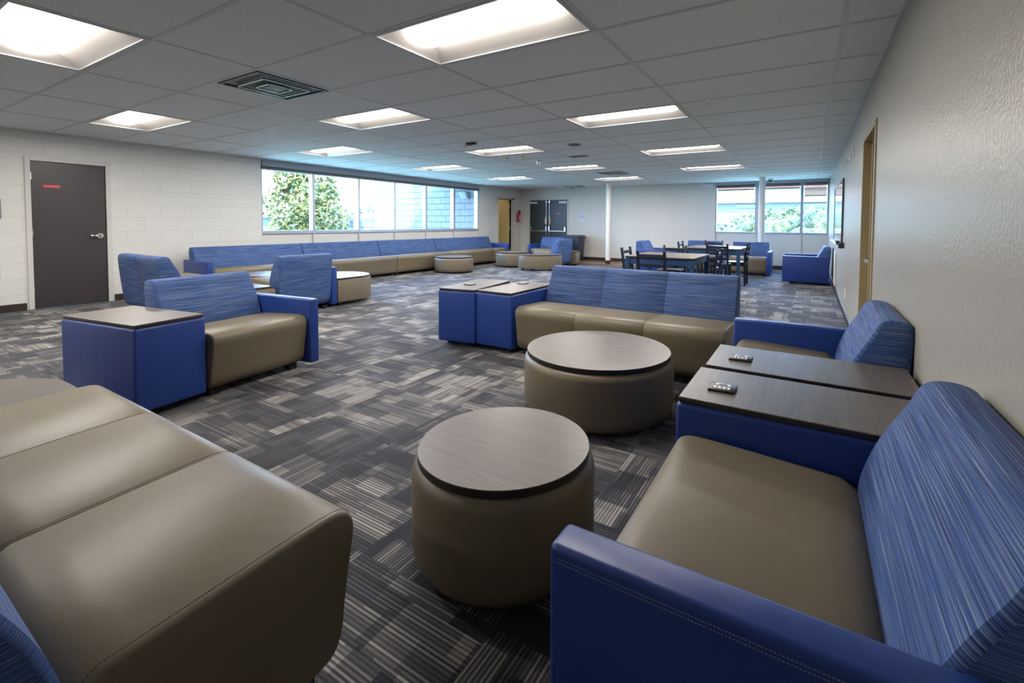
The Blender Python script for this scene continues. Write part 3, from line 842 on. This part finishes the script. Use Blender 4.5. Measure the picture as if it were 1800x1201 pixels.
def round_table(label, c, R, h=.41, bodymat=None, group='round drum tables'):
    t = thing('drum_table', label, 'table', (*c, 0), 0, group)
    bm = B()
    prof = [(R-.10, .026), (R-.05, .028), (R-.022, .038), (R-.006, .065), (R, .11), (R, h-.075), (R-.006, h-.05), (R-.022, h-.032), (R-.06, h-.024)]
    n = 72; rings = []
    uv = bm.loops.layers.uv.active
    for r, z in prof: rings.append([bm.verts.new((r*math.cos(2*PI*k/n), r*math.sin(2*PI*k/n), z)) for k in range(n)])
    for a, b_, (ra, za), (rb, zb) in zip(rings, rings[1:], prof, prof[1:]):
        for k in range(n):
            f = bm.faces.new((a[k], a[(k+1) % n], b_[(k+1) % n], b_[k]))
            for l, (p, q) in zip(f.loops, ((k, za), (k+1, za), (k+1, zb), (k, zb))): l[uv].uv = (q, p/n*2*PI*R)
    bm.faces.new(rings[0][::-1]); bm.faces.new(rings[-1])
    finish('body', bm, TAUPE, t, smooth=40)
    bm = B(); rt = R-.020
    cyl(bm, (0, 0, h-.015), rt, .022, seg=96, r2=rt); cyl(bm, (0, 0, h-.002), rt-.001, .004, seg=96, mat=1)
    finish('tabletop', bm, [EDGE, WOOD], t, smooth=30)
    for k in range(4):
        a = PI/4+k*PI/2; bm = B(); cyl(bm, ((R-.13)*math.cos(a), (R-.13)*math.sin(a), .0135), .03, .027, seg=12, r2=.035); finish('leg', bm, BLACK, t)
    return t
def d_table(label, loc, rz, w=.8, straight=.3, bulge=.4, h=.41):
    """flat side at local y=0, rounded end towards +y"""
    t = thing('half_round_table', label, 'table', (*loc, 0), rz, 'half-round tables')
    def outline(ins):
        P = [(ins, ins), (w-ins, ins), (w-ins, straight)]
        n = 20
        for k in range(1, n): a = PI*k/n; P.append((w/2+(w/2-ins)*math.cos(a), straight+(bulge-ins)*math.sin(a)))
        P.append((ins, straight)); return P
    bm = B(); rings = []
    uv = bm.loops.layers.uv.active
    for ins, z in ((.05, .05), (.01, .06), (0, .10), (0, h-.06), (.008, h-.035), (.03, h-.024)):
        rings.append([bm.verts.new((x, y, z)) for x, y in outline(ins)])
    for a, b_ in zip(rings, rings[1:]):
        n = len(a)
        for k in range(n):
            f = bm.faces.new((a[k], a[(k+1) % n], b_[(k+1) % n], b_[k]))
            for l in f.loops: l[uv].uv = (l.vert.co.z, l.vert.co.x+l.vert.co.y)
    bm.faces.new(rings[0][::-1]); bm.faces.new(rings[-1]); finish('body', bm, TAUPE, t, smooth=40)
    bm = B()
    a = [bm.verts.new((x, y, h-.026)) for x, y in outline(.02)]; b_ = [bm.verts.new((x, y, h-.004)) for x, y in outline(.02)]
    c = [bm.verts.new((x, y, h)) for x, y in outline(.022)]
    n = len(a)
    for p, q in ((a, b_), (b_, c)):
        for k in range(n): bm.faces.new((p[k], p[(k+1) % n], q[(k+1) % n], q[k]))
    bm.faces.new(a[::-1]); f = bm.faces.new(c); f.material_index = 1
    finish('tabletop', bm, [EDGE, WOOD], t, smooth=30)
    for x, y in ((.10, .08), (w-.10, .08), (w*.3, straight+bulge*.45), (w*.7, straight+bulge*.45)):
        bm = B(); cyl(bm, (x, y, .028), .03, .056, seg=12); finish('leg', bm, BLACK, t)
    return t

R90 = PI/2
# --- foreground left sofa (faces +Y)
fs = seat_unit('sofa', 'large taupe sofa seat with blue back filling the lower left corner', 'sofa', 1.86, (-1.07, .805), PI, seams=(.62, 1.24))
bm = stitch_line([(.012+.0, p[0], p[1]) for p in [(.62, .437), (.38, .452), (.12, .466), (.06, .460)]])
bm.free()
# seam stitching along the end panel and over the seams
def seat_seam(t, x, side):
    bm = B(); P = [p for p in SEATP]
    pts = [(x, p[0], p[1]) for p in inset_profile(P, -.0008)]
    keep = [p for p in pts if p[2] > .12 and p[1] < .60]
    keep.sort(key=lambda p: (math.atan2(p[2]-.2, .35-p[1])))
    keep = keep[::-1]
    b2 = stitch_line(keep, .0009); return finish('stitching', b2, STITCHT, t, smooth=0)
for x in (.018, .632): seat_seam(fs, x, 1)
# half round table on its far side
d_table('half-round dark topped table at far left end of the foreground sofa', (-2.98, -.02), R90, w=.78, straight=.25, bulge=.45)

# --- near armchair on the right (faces -X)
na = seat_unit('armchair', 'nearest armchair against the right wall, taupe seat and striped blue back', 'armchair', .835, (-.425, 1.70), -R90, arms='R')
for y_off in (.010, .018):
    b2 = stitch_line([(.9214, .0, .572-y_off), (.9214, .80, .572-y_off)], .0008)
    finish('stitching', b2, STITCH, na, smooth=0)
side_table('blue side table with power outlet on the right, nearer of two, beside the nearest armchair', (-.425, 2.150), -R90, top=WOOD_DK)
side_table('blue side table with power outlet on the right, farther of two, below the second armchair', (-.415, 2.612), -R90, top=WOOD_DK)
power_unit((-.285, 1.900), 0, 'black square power outlet on the nearer right side table')
power_unit((-.275, 2.372), 0, 'black square power outlet on the farther right side table')
seat_unit('armchair', 'second armchair against the right wall beyond the two side tables', 'armchair', .70, (-.42, 3.325), -R90, arms='L')

# --- drum tables in front
round_table('smaller dark drum table with wood top in the centre foreground', (-.975, 1.375), .338, .412)
round_table('large taupe drum table in front of the three-seat sofa', (-1.205, 2.77), .492, .405)

# --- middle sofa (faces -Y) with two side tables
seat_unit('sofa', 'armless three-seat sofa in the middle with striped blue back', 'sofa', 1.83, (-2.335, 3.43), 0, seams=(.61, 1.22))
side_table('blue side table touching the left end of the middle sofa', (-2.79, 3.44), 0, w=.42)
side_table('blue side table left of the pair beside the middle sofa, turned slightly', (-3.205, 3.355), math.radians(9), w=.42)
power_unit((-2.66, 4.08), 0, 'black power outlet on the side table touching the middle sofa')
power_unit((-3.08, 3.70), math.radians(9), 'black power outlet on the turned side table left of the middle sofa')

# --- left loveseat group (faces +X)
seat_unit('armchair', 'wide armchair at left with one blue arm, beside the blue cube table', 'armchair', .735, (-3.50, 1.510), math.radians(97), arms='R')
side_table('blue cube side table at left beside the wide armchair', (-3.50, 1.083), math.radians(99), w=.41, D=.81, ztop=.60)

# --- group behind it
seat_unit('loveseat', 'blue backed loveseat seen from behind, near the charcoal door', 'loveseat', 1.24, (-6.80, 3.19), PI, seams=(.62,))
seat_unit('armchair', 'armchair seen squarely from behind, left of the half-round table', 'armchair', .74, (-6.67, 4.00), -R90, arms='L')
d_table('half-round table with pale shining top beside the back-turned armchair', (-6.78, 4.12), 0, w=.90, straight=.42, bulge=.36)
d_table('half-round table mostly hidden behind the wide armchair', (-5.86, 3.22), PI, w=.90, straight=.42, bulge=.36)
round_table('drum table in front of the near end of the long wall sofa', (-7.42, 3.88), .42)

# --- long run of sofas under the window (faces +X)
ys = [3.52, 5.39, 7.25, 9.10, 10.96, 11.60]
words = ['first section of the long sofa under the window, blue arm nearest', 'second section of the long sofa, behind the half-round table',
         'third section of the long sofa, beneath the sunlit block wall view', 'fourth section of the long sofa, behind the far drum tables', 'last short section of the long sofa, with arm, before the open doorway']
for k in range(5):
    seat_unit('sofa', words[k], 'sofa', ys[k+1]-ys[k]-.006, (-8.15, ys[k]+.003), R90, arms=('L' if k == 0 else 'R' if k == 4 else ''), group='sections of the long window sofa')

# --- far left group
round_table('far drum table in front of the long window sofa, nearer one', (-7.63, 8.56), .475, .39)
round_table('far drum table before the open doorway, partly behind the curved table', (-7.26, 10.60), .475)
d_table('half-round taupe table beside the far side-on armchair', (-5.72, 10.62), math.radians(222)-0, w=1.15, straight=.10, bulge=.32)
seat_unit('armchair', 'blue armchair facing the camera in front of the double doors', 'armchair', .80, (-7.38, 11.70), 0, arms='L')
seat_unit('armchair', 'blue armchair seen side-on by the recycling bin', 'armchair', .80, (-6.72, 11.62), -R90)
d_table('half-round table with pale top behind the side-on armchair', (-6.42, 11.66), 0, w=.62, straight=.2, bulge=.35)

# --- far right group
seat_unit('armchair', 'side-on navy armchair against the right wall under the whiteboard', 'armchair', .84, (-.46, 11.57), -R90, arms='LR')
seat_unit('armchair', 'armchair facing the camera below the far window column', 'armchair', .84, (-1.70, 11.80), 0, arms='LR')
seat_unit('armchair', 'armchair half hidden behind the far dining table', 'armchair', .84, (-2.84, 11.80), 0, arms='LR')
seat_unit('armchair', 'blue armchair behind the dining chairs, by the cream back wall', 'armchair', .80, (-3.02, 11.25), R90, arms='LR')

# ------------------------------------------------------------------ dining sets
def dining_table(label, x0, x1, y0, y1):
    t = thing('dining_table', label, 'table', ((x0+x1)/2, (y0+y1)/2, 0), 0, 'dining tables')
    w, d = (x1-x0)/2, (y1-y0)/2
    bm = B(); box(bm, -w, w, -d, d, .728, .752, .004, 2); box(bm, -w+.002, w-.002, -d+.002, d-.002, .750, .756, .001, 1, mat=1)
    finish('tabletop', bm, [EDGE, WOOD], t)
    bm = B()
    for (a, b_, c, e) in ((-w+.04, w-.04, -d+.02, -d+.045), (-w+.04, w-.04, d-.045, d-.02), (-w+.02, -w+.045, -d+.04, d-.04), (w-.045, w-.02, -d+.04, d-.04)): box(bm, a, b_, c, e, .64, .728, .003, 1)
    finish('apron', bm, NAVYW, t)
    for sx_ in (-1, 1):
        for sy_ in (-1, 1):
            bm = B(); box(bm, sx_*(w-.035)-.032, sx_*(w-.035)+.032, sy_*(d-.035)-.032, sy_*(d-.035)+.032, 0, .729, .004, 1); finish('leg', bm, NAVYW, t)
    return t
dining_table('nearer dark dining table with grey-brown top and navy legs', -2.37, -1.37, 6.42, 7.55)
dining_table('farther dining table nearer the far window', -2.20, -1.14, 9.36, 10.60)
def dining_chair():
    t = thing('dining_chair', '', 'chair', group='black ladder-back dining chairs')   # front faces -y, rear at y=.42
    bm = B(); box(bm, -.20, .20, .0, .40, .435, .465, .010, 2); finish('seat', bm, BLACKW, t)
    bm = B(); box(bm, -.18, .18, .02, .04, .385, .435); box(bm, -.18, .18, .37, .39, .385, .435); box(bm, -.185, -.165, .03, .39, .385, .435); box(bm, .165, .185, .03, .39, .385, .435)
    finish('apron', bm, BLACKW, t, smooth=0)
    for s in (-1, 1):
        bm = B(); box(bm, s*.178-.017, s*.178+.017, .01, .045, 0, .436, .004, 1); finish('leg', bm, BLACKW, t)
        bm = B()
        P = [(.40, 0), (.385, .45), (.44, .86)]
        for (ya, za), (yb, zb) in zip(P, P[1:]):
            rr = box(bm, s*.185-.018, s*.185+.018, -.018, .018, 0, 1)
            for v in rr: q = v.co.z; v.co.y += ya+(yb-ya)*q; v.co.z = za+(zb-za)*q
        finish('back_post', bm, BLACKW, t, smooth=0)
    for z, hh in ((.79, .05), (.66, .045), (.57, .045)):
        yy = .385+(z-.45)/.41*.055
        bm = B(); box(bm, -.17, .17, yy-.010, yy+.010, z-hh/2, z+hh/2, .004, 1); finish('back_rail', bm, BLACKW, t)
    for s in (-1, 1):
        bm = B(); box(bm, s*.18-.01, s*.18+.01, .04, .39, .17, .195); finish('stretcher', bm, BLACKW, t, smooth=0)
    return t
dc = dining_chair()
# (x, y of seat front centre, rotation) : chairs face the table they stand at
def pc(x, y, rz, label, src=[dc, True]):
    if src[1]: dc.location = (x, y, 0); dc.rotation_euler = (0, 0, rz); dc['label'] = label; src[1] = False
    else: copy_thing(dc, (x, y, 0), rz, label)
pc(-1.86, 6.48, PI, 'black ladder-back chair seen from behind at near side of the nearer dining table')
pc(-2.02, 7.50, 0, 'black ladder-back chair at far side of the nearer dining table')
pc(-2.08, 6.86, R90, 'black ladder-back chair at the left end of the nearer dining table')
pc(-1.58, 7.10, -R90, 'black ladder-back chair at right side of the nearer dining table')
pc(-1.52, 9.56, PI, 'black ladder-back chair seen from behind at near side of the farther dining table')
pc(-1.90, 10.52, 0, 'black ladder-back chair at window side of the farther dining table')
pc(-1.50, 10.04, -R90, 'black ladder-back chair at right side of the farther dining table')
pc(-1.95, 9.84, R90, 'black ladder-back chair at left side of the farther dining table')

# ------------------------------------------------------------------ recycling bin
t = thing('recycling_bin', 'dark lidded recycling bin against the back wall right of the double doors', 'bin', (-6.72, 13.42, 0))
bm = B()
rr = box(bm, -.26, .26, -.26, .26, .0, .77, .02, 2)
for v in rr: 
    if v.co.z < .4: v.co.x *= .86; v.co.y *= .86
finish('body', bm, plain('navy_bin_plastic', (.012, .022, .05), .4), t)
bm = B(); box(bm, -.30, .30, -.30, .30, .76, .80, .018, 3); box(bm, -.26, .26, -.25, .27, .79, .84, .02, 3); finish('lid', bm, plain('grey_bin_lid', (.05, .06, .08), .35), t)
bm = B(); box(bm, -.16, .16, -.274, -.262, .60, .72, .004, 1); finish('slot', bm, BLACK, t)

# ------------------------------------------------------------------ outside
bm = B(); bm.faces.new([bm.verts.new(p) for p in ((-160, -120, -3.6), (120, -120, -3.6), (120, 160, -3.6), (-160, 160, -3.6))])
struct(finish('floor.003', bm, plain('sunlit_lawn', (.38, .47, .31), .9), smooth=0))
# wing wall of blocks
bm = B(); box(bm, -14.33, XL-.2, 11.6, 11.85, -3.6, 3.3); box(bm, -14.33, -14.1, 11.85, 18, -3.6, 3.3)
struct(finish('wall_back.001', bm, CMUOUT, smooth=0))
t = thing('exterior_light', 'grey box flood light on the sunlit block wall outside the window', 'light', (-9.82, 11.6, 2.12))
bm = B(); rr = box(bm, -.14, .14, -.22, 0, -.10, .10, .01, 2)
for v in rr:
    if v.co.z < 0 and v.co.y < -.1: v.co.y += .10
finish('housing', bm, plain('grey_cast_metal', (.22, .25, .27), .5), t)
bm = B(); box(bm, -.15, .15, -.24, .0, .10, .115); finish('visor', bm, plain('dark_visor', (.10, .11, .10), .5), t, smooth=0)

def far_building(label, x, y0, y1, zr, zf, parent_rot=0):
    t = thing('low_building', label, 'building', (x, (y0+y1)/2, -3.6))
    hl = (y1-y0)/2
    zr += 3.6; zf += 3.6
    bm = B(); box(bm, -8, 0, -hl, hl, 0, zf); finish('wall', bm, plain('pale_green_stucco', (.14, .165, .15), .8), t, smooth=0)
    bm = B(); box(bm, -9, .7, -hl-.6, hl+.6, zf, zr); finish('roof', bm, plain('pink_fascia', (.24, .185, .175), .7), t, smooth=0)
    return t
b = far_building('long low building with pink fascia beyond the tree', -30, 6, 34, 1.82, 1.46)
hl = 14
for k, yy in enumerate([17.3, 21.0, 22.3, 27.5]):
    w = (.75, 2.3, .0, 1.2)[k]
    if w == 0: continue
    bm = B(); box(bm, 0, .05, yy-20-w, yy-20+w, 3.05, 4.85); wf = finish('window', bm, plain('shaded_glass', (.05, .07, .11), .2), b, smooth=0)
    bm = B(); n = int(w*2/.42)
    for q in range(n+1): box(bm, .05, .09, yy-20-w+q*(2*w/n)-.03, yy-20-w+q*(2*w/n)+.03, 3.05, 4.85)
    box(bm, .05, .09, yy-20-w, yy-20+w, 3.88, 3.96); finish('mullion', bm, WHITEP, wf, smooth=0)

def leaf_mat(name, a, b_):
    m, nt, bs = new_mat(name)
    tc = N(nt, 'ShaderNodeTexCoord'); n = N(nt, 'ShaderNodeTexNoise', Scale=2.5, Detail=4.0); L(nt, tc.outputs['Object'], n.inputs['Vector'])
    g = N(nt, 'ShaderNodeNewGeometry')
    f = mth(nt, 'ADD', mth(nt, 'MULTIPLY', n.outputs[0], .5), mth(nt, 'MULTIPLY', g.outputs['Random Per Island'], .5))
    r = N(nt, 'ShaderNodeValToRGB'); L(nt, f, r.inputs[0]); r.color_ramp.elements[0].position = .25; r.color_ramp.elements[1].position = .7
    r.color_ramp.elements[0].color = (*a, 1); r.color_ramp.elements[1].color = (*b_, 1)
    L(nt, r.outputs[0], bs.inputs['Base Color']); bs.inputs['Roughness'].default_value = .45
    return m
LEAF = leaf_mat('broad_leaves', (.035, .06, .022), (.235, .215, .055))
LEAF2 = leaf_mat('palm_fronds', (.035, .065, .030), (.17, .19, .07))
BARK = plain('bark', (.16, .12, .08), .9)
def leaf(bm, c, s, rnd):
    q = Vector((rnd.gauss(0, 1), rnd.gauss(0, 1), rnd.gauss(0, 1))).normalized().to_track_quat('Z', 'X').to_matrix()
    a = rnd.random()*6.28; R = q @ Matrix.Rotation(a, 3, 'Z')
    P = [(-1, 0, 0), (-.3, .42, .12), (.55, .36, .1), (1.05, 0, 0), (.55, -.36, .1), (-.3, -.42, .12)]
    bm.faces.new([bm.verts.new(Vector(c)+R @ (Vector(p)*s)) for p in P])
rnd = random.Random(3)
def broad_tree(label, x, y, r, z0, z1, n, s, name='broadleaf_tree', mat=LEAF, group=None, wob=.22):
    t = thing(name, label, 'tree', (x, y, -3.6), 0, group)
    bm = B(); cyl(bm, (0, 0, (z0+3.6+1.2)/2), .22, z0+3.6+1.2, seg=12, r2=.14); finish('trunk', bm, BARK, t)
    bm = B(); hh = z1-z0
    ph = [rnd.random()*6.28 for _ in range(6)]
    for k in range(n):
        q = rnd.random()**.8
        env = math.sin((.16+.80*q)*PI)**.55
        a = rnd.random()*6.28
        lump = 1+wob*math.sin(3*a+ph[0]+q*9)+wob*.6*math.sin(5*a+ph[1]-q*17)+wob*.5*math.sin(q*31+ph[2]+a)
        rr = r*1.25*env*lump*(rnd.random()**.35)
        leaf(bm, (rr*math.cos(a), rr*math.sin(a), z0+3.6+q*hh+rnd.gauss(0, .08)), s*(.7+.6*rnd.random()), rnd)
    finish('foliage', bm, mat, t, smooth=0)
    return t
broad_tree('tall dense yellow-green tree outside the long window', -22, 13.75, 1.42, -2.4, 4.6, 17000, .115)
for k, (x, y, r, z1) in enumerate(((-55, 44, 2.2, 3.3), (-58, 50.5, 1.6, 3.9), (-52, 50, 2.0, 2.5))):
    broad_tree(('hazy round tree on the skyline left of the window mullion', 'tallest hazy tree on the skyline over the pink fascia', 'low green tree over the fascia beside the block wall')[k], x, y, r, -.5, z1, 900, .32, group='skyline trees')
def palm(label, x, y, z, nf, Lf, s=1.0):
    t = thing('palm_tree', label, 'palm', (x, y, -3.6), 0, 'palms outside the far window')
    hz = z+3.6
    bm = B(); cyl(bm, (0, 0, hz/2), .17, hz, seg=12, r2=.12); finish('trunk', bm, BARK, t)
    bm = B()
    for k in range(nf):
        a = k*2.399+rnd.random()*.5; el = .15+1.1*rnd.random(); ln = Lf*(.75+.4*rnd.random())
        d = Vector((math.cos(a), math.sin(a), 0)); side = Vector((-d.y, d.x, 0)); pts = []
        for q in range(15):
            u = q/14; pts.append(Vector((0, 0, hz)) + d*ln*u*math.cos(el*.6) + Vector((0, 0, 1))*(ln*(math.sin(el)*u - (.75+.3*el)*u*u)))
        for q in range(1, 15):
            p = pts[q]; wv = .55*s*math.sin(PI*min(1, .12+.86*q/14))**.6
            tn = (pts[q]-pts[q-1]).normalized()
            for sd in (-1, 1):
                for h_ in (0, .5):
                    p_ = p - tn*h_*ln/14
                    tip = p_+side*sd*wv*(.85+.3*rnd.random())+tn*wv*.45-Vector((0, 0, 1))*wv*(.55+.3*rnd.random())
                    bm.faces.new([bm.verts.new(p_-tn*.025*s), bm.verts.new(p_*.5+tip*.5+Vector((0, 0, .05))), bm.verts.new(tip), bm.verts.new(p_+tn*.03*s)])
        rs = .012
        for q in range(14):
            bm.faces.new([bm.verts.new(pts[q]+side*rs), bm.verts.new(pts[q]-side*rs), bm.verts.new(pts[q+1]-side*rs), bm.verts.new(pts[q+1]+side*rs)])
    finish('fronds', bm, LEAF2, t, smooth=0)
palm('low palm fronds at the left end of the far window', -3.05, 22.0, .75, 46, 1.05, .6)
palm('rounded palm crown left of the column at the far window', -2.0, 23.2, 1.15, 70, 1.25, .6)
palm('palm crown just right of the column at the far window', -1.25, 20.8, 1.2, 70, 1.15, .6)
palm('palm in the middle pane of the far window', -.35, 22.6, 1.35, 80, 1.3, .6)
palm('tall palm in the right pane of the far window', .55, 20.2, 1.55, 90, 1.25, .6)
palm('low yellowish palm before the tall one in the right pane', -.05, 18.3, .95, 60, .85, .5)
broad_tree('bushy green shrub mass below the palms outside the far window', -.5, 26, 3.4, -2.5, 1.9, 9000, .12, name='shrub', mat=LEAF2)
t = thing('office_building', 'pale building with peach upper band outside the far window', 'building', (-3, 40, -3.6))
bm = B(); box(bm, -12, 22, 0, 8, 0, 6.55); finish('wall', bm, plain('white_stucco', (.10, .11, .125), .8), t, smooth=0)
bm = B(); box(bm, -12, 22, -.5, 8, 6.55, 7.6); finish('peach_band', bm, plain('peach_stucco', (.17, .13, .085), .8), t, smooth=0)
bm = B(); box(bm, -12, 22, -.7, 8, 7.6, 8.3); finish('roof', bm, plain('terracotta_roof', (.25, .12, .09), .8), t, smooth=0)
for z in (4.1, 5.9):
    bm = B(); box(bm, -12, 22, -.06, 0, z, z+.14); finish('ledge', bm, plain('grey_ledge', (.10, .13, .17), .7), t, smooth=0)
for k, x in enumerate((-2.3, 2.2)):
    bm = B(); box(bm, x, x+1.9, -.08, 0, 6.15, 6.42); finish('window', bm, plain('tinted_pane', (.08, .11, .17), .2), t, smooth=0)

# ------------------------------------------------------------------ light
w = bpy.data.worlds.new('world'); sc.world = w; w.use_nodes = True
bg = w.node_tree.nodes['Background']
nt = w.node_tree
tc = N(nt, 'ShaderNodeTexCoord'); sx = N(nt, 'ShaderNodeSeparateXYZ'); L(nt, tc.outputs['Generated'], sx.inputs[0])
mr = N(nt, 'ShaderNodeMapRange'); L(nt, sx.outputs[2], mr.inputs[0]); mr.inputs[1].default_value = 0.0; mr.inputs[2].default_value = .5
L(nt, mixc(nt, mr.outputs[0], (.47, .70, 1.0), (.26, .50, 1.0)), bg.inputs[0]); bg.inputs[1].default_value = 16.0
sd = bpy.data.lights.new('sun', 'SUN'); so = bpy.data.objects.new('sun', sd); COL.objects.link(so)
sd.energy = 8.0; sd.angle = .01; sd.color = (1, .95, .88)
so.rotation_euler = Vector((-1, .9, -1.1)).to_track_quat('-Z', 'Y').to_euler()

sc.view_settings.view_transform = 'Standard'; sc.view_settings.look = 'None'; sc.view_settings.gamma = 1
sc.view_settings.exposure = .97; sc.view_settings.use_curve_mapping = False
